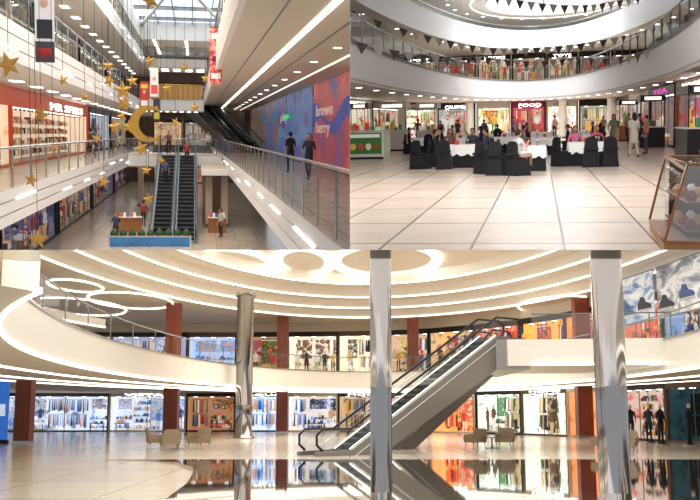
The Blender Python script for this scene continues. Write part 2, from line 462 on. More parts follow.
for (z0,z1,nm) in ((-2.6,-1.6,0),(1.87,3.0,1),(6.5,7.6,2)):
    b=B();b.box(-7.98,-5.1,10,122,z0,z1-.01,white);b.box(-7.98,-5,10,122,z1-.01,z1,floor1)
    plank_facia(b,-5.1,1,10,122,z0,z1)
    dashes(b,-4.97,14,115,[z0+.34,z0+.68],nm,ledw)
    for d in range(20,120,5): b.box(-7,-6.6,d,d+1.2,z0-.02,z0+.01,ledw)
    railing(b,[(-5.05,10),(-5.05,122)],z1,1.1,3.2,.04)
    b.done('gallery_left',H1)
b=B();b.box(2.2,5.98,8,122,-2.6,-1.61,white);b.box(2.1,5.98,8,122,-1.61,-1.6,floor1)
plank_facia(b,2.2,-1,8,122,-2.6,-1.6);dashes(b,2.07,10,110,[-1.95,-2.25],11,ledw)
railing(b,[(2.15,8),(2.15,122)],-1.6,1.1,2.4,.03);b.done('gallery_right',H1)
b=B();b.box(1,5.98,8,122,2.6,2.75,beige);b.box(1,5.98,8,122,2.75,3.8,white)
b.box(.85,1.0,8,122,2.6,3.8,mat('pinkwhite_panel',S(222,208,198),.5))
b.box(2.66,2.8,12,112,2.57,2.61,ledw);b.box(3.5,3.55,12,112,2.58,2.61,groove);b.box(1.8,1.84,12,112,2.58,2.61,groove)
for d in range(24,112,6):
    b.lathe([(.13,-.02),(.13,.0)],(4.2,d,2.6),ledw,10)
b.box(4.9,4.96,12,112,2.56,2.61,ledsoft)
railing(b,[(.92,8),(.92,122)],3.8,1.1,3,.04);b.done('upper_gallery_right',H1)
b=B();b.box(6,6.3,20,125,-1.6,2.6,mat('mural_wall',S(70,60,70),.5));b.done('wall_right',H1)
def panel(y0,y1,z0,z1,cols,nm,shapes,em=.16):
    b=B();m=printmat('mural_%s'%nm,cols,.35,em,1,.5,1)  # emission put into the mural print to brighten it
    b.box(5.9,6.0,y0,y1,z0,z1,m)
    r=random.Random(nm)
    for i,(cc,t) in enumerate(shapes):
        mm=pal(cc,.14)
        if t=='wave':
            n=14;zz=r.uniform(z0+.6,z1-1.2);a=[];c2=[]
            for k in range(n+1):
                yy=y0+(y1-y0)*k/n;a.append((5.88-.005*i,yy,max(z0,zz+.4*sin(k*.7+i))));c2.append((5.88-.005*i,yy,min(z1,zz+.35+.5*sin(k*.6+i*2)+.3)))
            b.strip(a,c2,mm)
        else:
            T=basis((5.85,y1-(y1-y0)*.1,z0+(z1-z0)*(.60-.2*int(t[0]))),Vector((0,-(y1-y0)/5.0,0)),Vector((0,0,1)),Vector((-1,0,0)))
            text(b,t[1:],.8,T,mm)
    b.done('mural_poster',H1)
panel(36,50.5,-1.5,2.5,[(54,74,170),(160,54,110),(200,54,48),(225,110,64)],'red',[((70,90,185),'wave'),((250,225,220),'0brown'),((250,225,220),'1berry')])
panel(51,72,-1.5,2.5,[(40,54,130),(58,96,195),(94,140,210),(70,70,165),(140,80,150)],'blue',[((120,160,215),'wave'),((225,232,245),'0play')])
panel(72.5,90,-1.5,2.5,[(50,64,120),(80,124,195),(170,110,90),(76,96,170)],'skyblue',[((90,140,195),'wave')])
panel(90.5,108,-1.5,2.5,[(50,74,90),(70,124,114),(174,110,70),(64,88,130)],'teal',[])
b=B();b.box(5.6,5.7,62,64,1.0,1.22,mat('exit_green',S(30,190,80),em=1.2));b.box(5.64,5.66,62.9,63.1,1.2,2.6,dark);b.done('exit_sign',H1)
b=B();b.box(-10,-9.9,15,128,L0,10,brown);b.done('wall_left',H1)
warm=[(240,230,215),(220,190,150),(200,90,60),(250,245,235),(120,80,60),(90,110,140),(230,200,120)]
ctr1=(0,60)
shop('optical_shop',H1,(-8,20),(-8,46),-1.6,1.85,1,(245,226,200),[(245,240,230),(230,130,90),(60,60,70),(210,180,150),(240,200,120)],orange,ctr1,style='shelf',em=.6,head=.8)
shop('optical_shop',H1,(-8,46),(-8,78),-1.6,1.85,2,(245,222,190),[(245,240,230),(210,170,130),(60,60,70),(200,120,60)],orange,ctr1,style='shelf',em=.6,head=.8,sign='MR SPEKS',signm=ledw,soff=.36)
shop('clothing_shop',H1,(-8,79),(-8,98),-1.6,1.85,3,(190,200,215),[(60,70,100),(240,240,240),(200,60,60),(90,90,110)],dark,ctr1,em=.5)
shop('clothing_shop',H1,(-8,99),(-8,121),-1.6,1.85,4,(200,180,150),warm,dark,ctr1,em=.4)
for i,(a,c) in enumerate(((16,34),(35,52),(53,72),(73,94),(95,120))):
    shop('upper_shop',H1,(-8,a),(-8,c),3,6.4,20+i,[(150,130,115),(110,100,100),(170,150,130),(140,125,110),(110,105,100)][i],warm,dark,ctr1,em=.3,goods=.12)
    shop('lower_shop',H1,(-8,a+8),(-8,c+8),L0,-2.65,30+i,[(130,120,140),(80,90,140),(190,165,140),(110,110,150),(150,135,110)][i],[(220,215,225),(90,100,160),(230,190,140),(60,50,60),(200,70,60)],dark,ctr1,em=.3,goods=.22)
b=B();b.box(-12,9,126,126.3,L0,10.5,brown)
b.done('wall_back',H1)
for i,(x0,x1,z0,z1,c) in enumerate(((-5,-1.5,-1.6,1.6,(210,180,140)),(-1.3,2,-1.6,1.6,(150,140,140)),(-5,-1,3,6,(130,105,85)),(-.8,3,3,6,(160,130,100)),(-5,1,L0,-2.8,(170,140,110)))):
    shop('end_shop',H1,(x0,124),(x1,124),z0,z1,50+i,c,warm,dark,ctr1,em=.5,goods=.2)
b=B();b.box(-4.9,2.0,76,82,-2.6,-1.6,beige);b.box(-4.9,2.0,75.9,76,-2.5,-1.7,facia)
railing(b,[(-4.9,76),(-3,76)],-1.6,1.1,1,.04);railing(b,[(-.4,76),(2.0,76)],-1.6,1.1,1,.04);railing(b,[(-4.9,82),(2.0,82)],-1.6,1.1,1.5,.04);b.done('bridge',H1)
b=B();b.box(-4.9,.8,92,99,1.9,3.0,beige);b.box(-4.9,.8,91.9,92,1.95,2.95,white)
for i in range(8): b.box(-4.6+i*.65,-4.3+i*.65,93,94,1.87,1.9,ledw)
br=mat('bronze_panel',S(176,134,74),.4,.3,em=.1);b.box(-4.7,.6,91.85,91.9,2.95,4.2,br)
for i in range(12): b.box(-4.7+i*.45,-4.6+i*.45,91.8,91.86,2.95,4.2,wood)
b.tube([(-4.8,91.85,4.25),(.7,91.85,4.25)],.06,gold,6);b.done('bridge',H1)
b=B();b.box(-4.9,1.2,104,110,6.4,7.4,white);b.box(-4.9,1.2,103.9,104,6.5,7.3,facia)
for i in range(5): b.box(-4.6+i*1.2,-3.9+i*1.2,104.5,108,6.37,6.4,ledw)
railing(b,[(-4.9,104),(1.2,104)],7.4,1.1,1,.05);b.done('bridge',H1)
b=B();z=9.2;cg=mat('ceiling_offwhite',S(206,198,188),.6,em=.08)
b.box(-9.5,-5.2,60,128,z,z+.3,cg);b.box(3.2,7,60,128,z,z+.3,cg);b.box(-5.2,3.2,98,128,z,z+.3,cg);b.box(-5.2,3.2,40,66,z,z+.3,cg)
for x in (-4.2,-1,2.2): b.box(x,x+.25,101,122,z-.04,z,ledw)
for x in (-6.5,4.5): b.box(x,x+.3,62,120,z-.04,z,ledw)
b.box(-5.2,-5.0,66,98,z-.5,z+1.2,white);b.box(3,3.2,66,98,z-.5,z+1.2,white);b.box(-5,3,97.8,98,z-.5,z+1.2,white)
b.done('ceiling',H1)
b=B();sky=mat('skylight_pane',S(190,212,230),em=1.25,emc=S(220,234,246))
b.box(-5.2,3.2,66,98,z+1.2,z+1.25,sky)
for x in (-3.4,-1.8,-.2,1.4): b.box(x-.04,x+.04,66,98,z+.9,z+1.2,grey)
for d in (70,78,86,94): b.box(-5.2,3.2,d-.12,d+.12,z+.9,z+1.2,grey)
b.tube([(-5,98,z+.8),(-1,68,z+.8),(3,98,z+.8)],.2,white,6);b.done('window_skylight',H1)
for X in (-1.9,-.55):
    escalator('escalator',H1,(X,57.5,L0),(X,73,-1.6),1.0,grey,mat('escalator_step',S(34,34,38),.45,.4),ledm=None)
b=B();b.box(-4.6,-.2,54.5,55,L0,L0+.5,white)
b.box(-4.5,-.3,54.4,54.5,L0+.02,L0+.5,mat('blue_lightbox',S(50,110,160),em=.35,var=.5,scale=1.5))
b.box(-4.6,-.2,54.4,55,L0+.5,L0+.58,steel)
for i in range(9): b.lathe([(.16,0),(.22,.12),(.12,.3),(.02,.4)],(-4.3+i*.48,54.75,L0+.55),mat('leaf_green',S(60,90,50),.7,var=.4,scale=9),7)
b.done('escalator_planter_box',H1)
escalator('escalator',H1,(3.9,86,-1.6),(.2,100,2.6),1.0,dark,dark)
escalator('escalator',H1,(5.2,86,-1.6),(1.6,100,2.6),1.0,grey,dark)
for (x,d) in ((.9,66),(1.9,66),(.9,70),(-4.4,84),(1.6,84)):
    b=B();b.box(x-.22,x+.22,d-.3,d+.3,L0,-2.6,beige);b.box(x-.28,x+.28,d-.36,d+.36,L0,L0+.25,grey);b.box(x-.28,x+.28,d-.36,d+.36,-2.8,-2.6,grey);b.done('column',H1)
b=B();b.box(.4,2.1,64,75.8,-2.6,-2.3,beige);b.box(.4,2.1,63.9,64,-2.65,-2.25,facia);b.box(.5,2.0,68,68.1,L0,-2.6,mat('lift_brown',S(150,118,98),.3));b.done('lower_canopy',H1)
for (x0,x1) in ((.8,1.9),(-4.6,-3.2)):
    b=B();b.box(x0,x1,62,62.5,L0,L0+.9,wood);b.box(x0,x1,61.9,62.6,L0+.9,L0+.95,white)
    for k in range(5): b.box(x0+.1+k*.2,x0+.22+k*.2,62.1,62.4,L0+.95,L0+1.2,pal([(220,80,60),(240,240,230),(60,110,160)][k%3],.2))
    b.done('kiosk_counter',H1)
def banner(X,D,z0,z1,w,c,items,nm):
    b=B();b.box(X-w/2,X+w/2,D,D+.04,z0,z1,c)
    b.tube([(X-w/2,D+.02,z1),(X+w/2,D+.02,z1)],.03,dark,5);b.tube([(X,D+.02,z1),(X,D+.02,z1+6)],.012,dark,4)
    hgt=z1-z0
    for (a,e,f,g,cc) in items:
        b.box(X-w/2+w*a,X-w/2+w*e,D-.012,D,z0+hgt*f,z0+hgt*g,pal(cc,.05))
    b.ball((X,D-.01,z0+hgt*.62),w*.22,.015,w*.25,pal((200,160,140),.05),10,6)
    b.done(nm,H1)
banner(-3.95,28,1.8,4.3,.5,pal((225,222,225),.1),[(0,1,0,.22,(60,60,70)),(.1,.9,.25,.45,(40,40,46)),(.15,.85,.05,.15,(220,60,60)),(.2,.8,.82,.95,(50,50,60))],'hanging_banner')
rdm=printmat('banner_print_red',[(150,30,40),(200,50,50),(230,170,150),(180,40,44)],3.0,.1)
banner(.85,42,2.0,4.3,.5,rdm,[(.1,.9,.1,.2,(240,235,230)),(.1,.9,.8,.9,(240,235,230)),(.2,.8,.4,.5,(90,20,30))],'hanging_banner')
banner(-3.4,70,1.6,3.4,.6,pal((200,60,55),.1),[(.1,.9,.1,.3,(240,235,230)),(.1,.9,.75,.9,(250,200,80))],'hanging_banner')
banner(-2.5,64,2.2,4.0,.5,pal((215,205,200),.1),[(.1,.9,.1,.4,(200,70,60))],'hanging_banner')
banner(-3.1,84,.9,2.7,.55,pal((70,60,70),.1),[(.1,.9,.1,.4,(230,200,80))],'hanging_banner')
def star(X,D,z,r,rot,cord=5):
    b=B();p=[((r if k%2==0 else r*.42)*cos(pi/2+k*pi/5+rot),(r if k%2==0 else r*.42)*sin(pi/2+k*pi/5+rot)) for k in range(10)]
    b.prism(p,(X,D,z),(cos(rot*1.5),sin(rot*1.5),0),(0,0,1),(0,.04,0),gold,bulge=1.6)
    b.tube([(X,D+.02,z+r*.95),(X,D+.02,z+cord)],.006,dark,4);b.done('hanging_star',H1)
for (px,py,D,r) in ((20,72,22,.29),(49,118,24,.24),(39,181,26,.2),(44,238,24,.24),(152,6,22,.26),(126,93,30,.29),(127,106,31,.3),(113,84,33,.24),(152,65,30,.2),(112,70,34,.2),(107,182,32,.22),(131,128,34,.25),(118,128,36,.26),(143,149,33,.28),(125,118,35,.2),(150,198,30,.18),(185,70,40,.22),(176,123,38,.2),(70,85,28,.16),(195,108,45,.25),(162,160,42,.2),(148,170,40,.22),(90,100,30,.16),(100,140,33,.18),(60,150,27,.14),(135,84,36,.22),(168,90,40,.2),(205,80,44,.2)):
    k=D/1000
    star((px-195)*k,D,(133-py)*k,r,random.Random(px).uniform(-.4,.4))
b=B();out=[];inn=[]
for i in range(25):
    a=math.radians(50+260*i/24);out.append((.55*cos(a),.55*sin(a)))
for i in range(25):
    a=math.radians(310-260*i/24);inn.append((.13+.42*cos(a)*.98,.42*sin(a)*1.0))
b.prism(out+inn[1:-1],(-1.4,31,.25),(1,0,0),(0,0,1),(0,.06,0),gold);b.tube([(-1.4,31.03,.78),(-1.4,31.03,5)],.008,dark,4)
b.done('hanging_crescent_moon',H1)
cl=lambda r,g,bb:pal((r,g,bb),0)
person('person',H1,3.95,42,F1,20,'stand',cl(30,30,36),cl(28,28,40),1.7)
person('person',H1,4.0,35.5,F1,160,'walk',cl(50,36,44),cl(30,30,40),1.65,long=True)
person('person',H1,-4.3,56,L0,180,'walk',cl(50,60,90),cl(30,30,40),1.7)
person('person',H1,-3.3,66,L0,0,'walk',cl(160,60,60),cl(30,30,40),1.7)
person('person',H1,1.5,59,L0,120,'stand',cl(200,190,180),cl(40,40,60),1.7)
person('person',H1,-1.9,74.5,F1,180,'stand',cl(120,60,60),cl(40,40,50),1.7)
person('person',H1,1.0,78,F1,180,'stand',cl(200,200,200),cl(40,40,50),1.7)
person('person',H1,-1.9,57.5+12.4/22*15.5,L0+4.5*13/22,0,'stand',cl(60,70,100),cl(30,30,40),1.7)
person('person',H1,-.55,57.5+18.4/22*15.5,L0+4.5*19/22,180,'stand',cl(150,60,60),cl(40,40,50),1.65,long=True)
person('person',H1,-6.2,62,F1,60,'walk',cl(60,60,70),cl(30,30,40),1.7)
person('person',H1,-6.6,84,F1,160,'walk',cl(190,180,170),cl(40,44,60),1.7)

# ================================================================ HALL 2 : oval dining atrium
FZ=-1.6
b=B();b.box(-22,22,4,110,FZ-.2,FZ,tilemat('beige_floor_tile',S(244,226,210),S(236,217,199),S(150,130,114),1.15,2.6,.2,.016));b.done('floor',H2,(0.3,0,0))
ringw=mat('ring_white',S(240,241,242),.45,var=.03)
soff2=mat('soffit_white',S(228,226,222),.5)
inner=ell(-1,45,6.2,41,-50,230,90);outer=ell(-1,45,14,53,-50,230,90)
b=B();slab(b,inner,outer,1.55,3.2,ringw,soff2,cream)
i2=ell(-1,45,6.14,40.9,-50,230,90);b.strip(at(i2,1.62),at(i2,1.70),mat('rosegrey_strip',S(190,182,180),.5));b.strip(at(i2,3.06),at(i2,3.2),groove)
for k in range(6,86,2):
    x,y=ell(-1,45,7.0,43,-50,230,90)[k];b.lathe([(.14,-.02),(.14,0)],(x,y,1.55),ledw,8)
b.done('ring_balcony',H2)
b=B();railing(b,ell(-1,45,6.25,41.1,-50,230,90),3.2,1.0,3.0,.045,rm=grey);b.done('balcony_railing',H2)
in2=ell(-.5,45,8.2,43,-50,230,90);out2=ell(-.5,45,17,56,-50,230,90)
b=B();slab(b,in2,out2,5.8,7.4,ringw,soff2,cream)
for k in range(4,88,2):
    x,y=ell(-.5,45,9.2,45,-50,230,90)[k];b.lathe([(.14,-.02),(.14,0)],(x,y,5.8),ledw,8)
b.done('ring_balcony',H2)
b=B();b.tube(at(ell(-.5,45,8.3,43.1,-50,230,90),7.75),.06,steel,5);b.strip(at(ell(-.5,45,8.3,43.1,-50,230,90),7.4),at(ell(-.5,45,8.3,43.1,-50,230,90),7.7),glass);b.done('balcony_railing',H2)
# top ceiling with oval skylight
CZ=8.7
hole=ell(.3,80,4.4,8.5,0,360,60);outc=[(.3+26*(x-.3)/4.4, 80+(y-80)*6.5) for x,y in hole]
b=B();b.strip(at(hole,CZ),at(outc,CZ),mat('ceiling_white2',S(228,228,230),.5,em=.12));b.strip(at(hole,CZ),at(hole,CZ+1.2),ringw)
h3=ell(.3,80,5.6,11,0,360,60);b.tube(at(h3,CZ-.03),.05,ledsoft,5)
for k in range(24):
    a=2*pi*k/24;b.lathe([(.14,-.02),(.14,0)],(.3+7.2*cos(a),78+14*sin(a),CZ),ledw,8)
b.done('ceiling',H2)
b=B();b.add(at(hole[:-1],CZ+1.2),[tuple(range(60))],mat('skylight_pane2',S(205,222,240),em=1.4,emc=S(226,236,250)))
mb=mat('mullion_blue',S(120,134,156),.5)
for k in range(0,60,5): b.tube([(.3,80,CZ+1.1),(hole[k][0],hole[k][1],CZ+1)],.07,mb,5)
b.tube(at(ell(.3,80,2.2,4.3,0,360,40),CZ+1.05),.08,mb,5);b.done('window_skylight',H2)
c2=(-1,45)
food=[(240,230,210),(220,60,60),(60,140,70),(250,200,80),(60,60,60),(250,250,250),(200,120,60)]
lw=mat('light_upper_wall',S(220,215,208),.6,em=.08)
b=B();b.box(-24,22,100,100.3,FZ,7.3,brown);b.box(-24,22,99.9,100.3,7.3,CZ,lw);b.done('wall_back',H2)
b=B();b.box(-17,-16.7,20,100,FZ,CZ,lw);b.done('wall_left',H2)
b=B();b.box(12.5,12.8,20,100,FZ,CZ,lw);b.done('wall_right',H2)
xs=[-16,-12.5,-9.2,-5.6,-2.5,.6,3.4,6.2,9]
bk=[(150,140,130),(240,235,225),(150,150,155),(240,230,210),(170,60,80),(240,240,240),(170,160,155),(235,225,210)]
sg=['CAFE','HOME','COLOMBIA','','FOOD','STYLE','','BAKERY']
for i in range(8):
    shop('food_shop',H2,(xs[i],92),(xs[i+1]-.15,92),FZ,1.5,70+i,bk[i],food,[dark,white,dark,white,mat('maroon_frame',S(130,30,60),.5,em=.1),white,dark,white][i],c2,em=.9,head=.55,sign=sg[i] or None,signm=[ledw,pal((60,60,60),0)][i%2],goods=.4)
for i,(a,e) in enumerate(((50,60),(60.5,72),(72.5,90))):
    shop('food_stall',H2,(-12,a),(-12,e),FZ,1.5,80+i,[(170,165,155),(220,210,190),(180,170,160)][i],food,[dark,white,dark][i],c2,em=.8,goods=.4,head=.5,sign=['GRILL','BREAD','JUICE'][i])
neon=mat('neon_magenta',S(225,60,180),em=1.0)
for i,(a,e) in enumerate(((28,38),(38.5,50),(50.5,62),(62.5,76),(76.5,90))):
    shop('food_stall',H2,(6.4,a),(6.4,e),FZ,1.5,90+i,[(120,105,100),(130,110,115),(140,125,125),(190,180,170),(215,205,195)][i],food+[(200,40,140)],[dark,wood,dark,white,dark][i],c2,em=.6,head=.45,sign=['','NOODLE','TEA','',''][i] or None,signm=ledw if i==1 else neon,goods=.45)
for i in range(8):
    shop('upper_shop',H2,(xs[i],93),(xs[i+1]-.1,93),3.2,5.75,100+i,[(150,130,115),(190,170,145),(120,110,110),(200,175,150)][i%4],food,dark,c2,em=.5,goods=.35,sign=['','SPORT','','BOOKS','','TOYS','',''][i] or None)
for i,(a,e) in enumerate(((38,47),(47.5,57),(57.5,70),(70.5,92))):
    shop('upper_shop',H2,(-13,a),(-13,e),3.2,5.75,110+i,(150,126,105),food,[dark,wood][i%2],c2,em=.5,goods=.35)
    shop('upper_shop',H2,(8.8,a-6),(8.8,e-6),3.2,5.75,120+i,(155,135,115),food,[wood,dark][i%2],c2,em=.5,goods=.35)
for (x,d) in ((-6,88),(1.9,88),(5.8,86),(-10,74)):
    b=B();b.lathe([(.42,0),(.42,.1),(.34,.15),(.34,3.0),(.4,3.1)],(x,d,FZ),white,16);b.done('column',H2)
flw=mat('flag_white',S(205,204,200),.8);flb=mat('flag_dark',S(96,92,90),.8)
def bunting(pts,n,sag=.25,fl=.34):
    b=B();P=[]
    for s in range(len(pts)-1):
        A=Vector(pts[s]);Cc=Vector(pts[s+1])
        for k in range(n): 
            t=k/n;p=A.lerp(Cc,t);p.z-=sag*4*t*(1-t);P.append(p)
    P.append(Vector(pts[-1]));b.tube(P,.012,flw,4)
    q=0
    for i in range(len(P)-1):
        A,Cc=P[i],P[i+1];lx=abs(Cc.x-A.x);m=max(1,int(lx/.46+.5))
        for k in range(m):
            a=A.lerp(Cc,(k+.12)/m);e=A.lerp(Cc,(k+.88)/m);mid=(a+e)/2-Vector((0,0,fl*1.35))
            th=Vector((0,.01,0));b.add([a,e,mid,a+th,e+th,mid+th],[(0,1,2),(3,5,4),(0,2,5,3),(1,4,5,2)],flw if q%2 else flb);q+=1
    b.done('bunting',H2)
bunting([(-9.6,50,5.7),(-3,60,4.15),(4.5,60,4.5),(8,48,5.2)],12)
bunting([(-7,38,3.1),(-3,55,3.35),(2,60,3.45),(5,48,3.0)],10)
bunting([(-3.4,50,6.4),(2,52,5.5),(6,50,6.2)],10)
cloth=mat('white_tablecloth',S(242,242,240),.7,em=.1);blk2=mat('black_cover',S(20,20,28),.8,var=.3,scale=8)
def table(X,D,s=.5):
    b=B();z=FZ
    bot=[(X-s*1.08,D-s*1.08,z),(X+s*1.08,D-s*1.08,z),(X+s*1.08,D+s*1.08,z),(X-s*1.08,D+s*1.08,z)]
    tp=[(X-s,D-s,z+.74),(X+s,D-s,z+.74),(X+s,D+s,z+.74),(X-s,D+s,z+.74)]
    b.hexa(bot,tp,blk2)
    b.box(X-s-.02,X+s+.02,D-s-.02,D+s+.02,z+.74,z+.765,cloth)
    for (ax,ay,ex,ey) in ((-1,-1,1,-1),(1,-1,1,1),(1,1,-1,1),(-1,1,-1,-1)):
        o=s+.035;A=Vector((X+ax*o,D+ay*o,z+.76));E=Vector((X+ex*o,D+ey*o,z+.76));dn=Vector((0,0,-1))
        nrm=(E-A).cross(Vector((0,0,1))).normalized()*.03
        N=10;top=[A.lerp(E,k/N) for k in range(N+1)];low=[p+dn*(.34+.05*sin(k*2.2))+nrm*(1+.5*(k%2)) for k,p in enumerate(top)]
        b.strip(top,low,cloth)
    for dx,dy in ((-.3,-.3),(.25,.2),(.3,-.3)): b.lathe([(.035,0),(.01,.01),(.01,.08),(.04,.12),(.035,.2)],(X+dx*s*2,D+dy*s*2,z+.765),steel,7)
    b.box(X-.12,X+.02,D-.1,D+.1,z+.765,z+.9,pal((200,60,50),.05))
    b.done('dining_table',H2)
def chair(X,D,rot):
    b=B();b.M=Matrix.Translation((X,D,FZ))@Matrix.Rotation(math.radians(rot),4,'Z')
    b.hexa([(-.27,-.26,0),(.27,-.26,0),(.27,.27,0),(-.27,.27,0)],[(-.22,-.21,.46),(.22,-.21,.46),(.22,.22,.46),(-.22,.22,.46)],blk2)
    b.lathe([(.2,.44),(.24,.47),(.22,.5),(.1,.52)],(0,0,0),blk2,12)
    pr=[(-.24,0),(.24,0),(.22,.5),(.2,.85),(.15,.93),(.06,.97),(-.06,.97),(-.15,.93),(-.2,.85),(-.22,.5)]
    b.prism(pr,(0,-.28,0),(1,0,0),(0,.06,1),(0,.08,0),blk2)
    b.box(-.235,.235,-.3,-.14,.55,.62,blk2);b.ball((0,-.29,.58),.08,.04,.06,blk2,8,5)
    b.done('covered_dining_chair',H2)
G=[(-2.75,34.5,.58,[(-1.2,-1,-40),(-.85,.6,-90),(-.35,-1.4,0),(.95,.2,80),(-.4,1.2,180),(.4,1.2,180)]),
   (-.35,31.5,.5,[(-1.25,-1.5,-60),(-.85,-2.4,-20),(-.75,.4,-90)]),
   (1.55,34.5,.6,[(-.85,-.6,-60),(.05,-1.4,0),(.62,-1.3,10),(-.3,1.3,180),(.4,1.3,180)]),
   (-3.6,47,.55,[(-.9,0,-90),(.9,0,90)]),
   (-1.6,48,.55,[(-.9,0,-90),(.9,0,90)]),
   (-5.4,49,.55,[(-.9,0,-90),(.2,-1.3,0)]),
   (.25,45,.6,[(-.95,0,-90),(.95,0,90)]),(2.5,50,.5,[(.3,-1.2,0)]),
   (-4.4,62,.6,[(-.9,0,-90)]),(-2.2,62,.6,[(-.3,-1.2,0)]),(.1,62,.6,[(-.9,0,-90)]),(2.2,62,.6,[(.9,0,90)])]
for X,D,s,cs in G:
    table(X,D,s)
    for dx,dd,r in cs: chair(X+dx,D+dd,r)
def seated(X,D,face,top,bot,kind='sit',**k): person('seated_person',H2,X,D,FZ+.02,face,kind,top,bot,1.68,**k)
seated(-.62,28.8,-50,cl(215,215,220),cl(205,170,150),'cross',bareleg=True)
chair(-.62,28.75,-50)
seated(1.2,36.0,180,cl(225,110,155),cl(40,40,50),long=True);seated(1.95,36.1,180,cl(200,80,100),cl(40,40,50))
for i,(X,D,fc) in enumerate(((-3.6,35.1,-90),(-3.15,35.8,180),(-2.35,35.8,180),(-1.8,34.7,80),(-4.5,47,-90),(-2.7,47,90),(-2.5,48,-90),(-.7,48,90),(-6.3,49,-90),(-.7,45,-90),(1.2,45,90),(2.8,48.8,0),(-5.3,62,-90),(-2.5,60.8,0),(-.8,62,-90),(3.1,62,90))):
    r=random.Random(i*7);c=r.choice([(34,34,42),(60,64,80),(120,60,60),(170,170,175),(50,60,90),(90,80,76),(28,28,30)])
    seated(X,D,fc+r.uniform(-15,15),cl(*c),cl(30,30,40),long=r.random()<.4,sleeve=r.random()<.5)
person('standing_woman',H2,3.2,46,FZ,175,'walk',cl(110,120,95),cl(200,150,130),1.68,long=True,dress=cl(120,125,100),skirt=.35)
person('standing_woman',H2,3.55,40,FZ,10,'walk',cl(225,222,215),cl(222,216,205),1.7,long=True,dress=cl(228,222,212),skirt=.05)
person('standing_person',H2,4.3,43,FZ,100,'stand',cl(190,120,110),cl(60,60,80),1.6)
person('standing_person',H2,3.62,22.5,FZ,40,'stand',cl(20,20,24),cl(20,20,26),1.68,long=True,sleeve=True)
for i,(X,D) in enumerate(((-5.6,70),(-3.9,72),(-1.9,74),(1.1,78),(4.2,70),(5.0,60),(-7.4,62),(-6.4,66),(4.6,49))):
    r=random.Random(i+200);person('standing_person',H2,X,D,FZ,r.uniform(0,360),r.choice(['walk','stand']),cl(*r.choice([(40,40,50),(160,60,60),(200,200,205),(60,80,120),(180,150,120)])),cl(30,32,44),r.uniform(1.58,1.75))
def kiosk(name,X0,X1,D0,D1,h,front,items,sgn=None,top=True):
    b=B();b.box(X0,X1,D0,D1,FZ,FZ+h,front);b.box(X0-.05,X1+.05,D0-.05,D1+.05,FZ+h,FZ+h+.05,white);b.box(X0+.02,X1-.02,D0-.02,D0,FZ,FZ+.1,dark)
    r=random.Random(int(X0*10))
    x=X0+.1
    while x<X1-.2:
        hh=r.uniform(.12,.35);b.box(x,x+.16,D0+.2,D0+.4,FZ+h+.05,FZ+h+.05+hh,r.choice(items));x+=.24
    if top:
        for xx in (X0+.05,X1-.05): b.tube([(xx,D0+.1,FZ+h),(xx,D0+.1,FZ+2.3)],.025,dark,5)
        b.box(X0,X1,D0,D1,FZ+2.3,FZ+2.6,r.choice([dark,wood,white]))
        b.box(X0+.2,X1-.2,D0-.02,D0,FZ+2.36,FZ+2.52,ledsoft)
    if sgn:
        b.box(X0+.08,X1-.08,D0-.06,D0,FZ+h*.2,FZ+h*.95,pal((60,120,60),.1))
        b.box(X0+.15,X1-.15,D0-.08,D0-.06,FZ+h*.78,FZ+h*.9,pal((235,235,225),.2))
        for k in range(4):
            w=(X1-X0-.3)/4;b.ball((X0+.15+w*(k+.5),D0-.07,FZ+h*.45),w*.38,.02,h*.13,pal([(230,180,80),(200,80,50),(240,230,200),(140,80,40)][k],.1),10,6)
    b.done(name,H2)
it=[pal(c,.2) for c in food]
kiosk('menu_kiosk',-8.3,-6.65,43,45,1.2,pal((225,230,215),.05),it,True,False)
kiosk('kiosk_counter',-8.6,-7.1,54,56,1.1,white,it);kiosk('kiosk_counter',-6.9,-5.7,57,59,1.0,white,it);kiosk('kiosk_counter',-9.8,-8.8,52,53,1.3,white,it)
kiosk('kiosk_counter',4.9,6.1,52,54,1.0,dark,it);kiosk('kiosk_counter',4.9,6.1,66,68,1.0,wood,it);kiosk('kiosk_counter',4.95,6.2,36,39,1.1,dark,it)
b=B();x0,x1,d0,d1=1.42,2.6,12.0,14.6
b.hexa([(x0,d0,FZ),(x1,d0-.2,FZ),(x1,d1,FZ),(x0+.1,d1,FZ)],[(x0,d0,FZ+.14),(x1,d0-.2,FZ+.14),(x1,d1,FZ+.14),(x0+.1,d1,FZ+.14)],wood)
P0=Vector((x0,d0,FZ+.14));P1=Vector((x1,d0-.2,FZ+.14));P2=Vector((x1,d1,FZ+.14));P3=Vector((x0+.1,d1,FZ+.14))
T0=Vector((x0+.28,d0+.3,FZ+1.02));T1=Vector((x1,d0+.1,FZ+1.02));T2=Vector((x1,d1,FZ+1.02));T3=Vector((x0+.3,d1,FZ+1.02))
for a,e in ((P0,T0),(P1,T1),(P3,T3),(T0,T1),(T0,T3),(T1,T2),(T3,T2),(P0,P1),(P0,P3)): b.tube([a,e],.018,wood,6)
gcase=glassmat('case_glass',(.80,.84,.84,1),.2)
b.add([P0,P1,T1,T0,P3,T3,T2],[(0,1,2,3),(0,3,5,4),(3,2,6,5)],gcase)
b.box(x0+.35,x1,d1-.08,d1-.04,FZ+.14,FZ+1.0,mat('case_back_dark',S(110,78,60),.5))
for lv in (.2,.55):
    b.box(x0+.3,x1-.05,d0+.4,d1-.1,FZ+lv,FZ+lv+.02,wood)
    r=random.Random(5)
    for k in range(15):
        xx=x0+.37+(k%5)*.17;yy=d0+.6+(k//5)*.6
        b.lathe([(.06,0),(.07,.06),(.03,.12)],(xx,yy,FZ+lv+.02),r.choice([pal((170,50,30),.1),pal((220,170,100),.1),pal((120,70,40),.1),cloth]),8)
b.done('glass_display_case',H2)

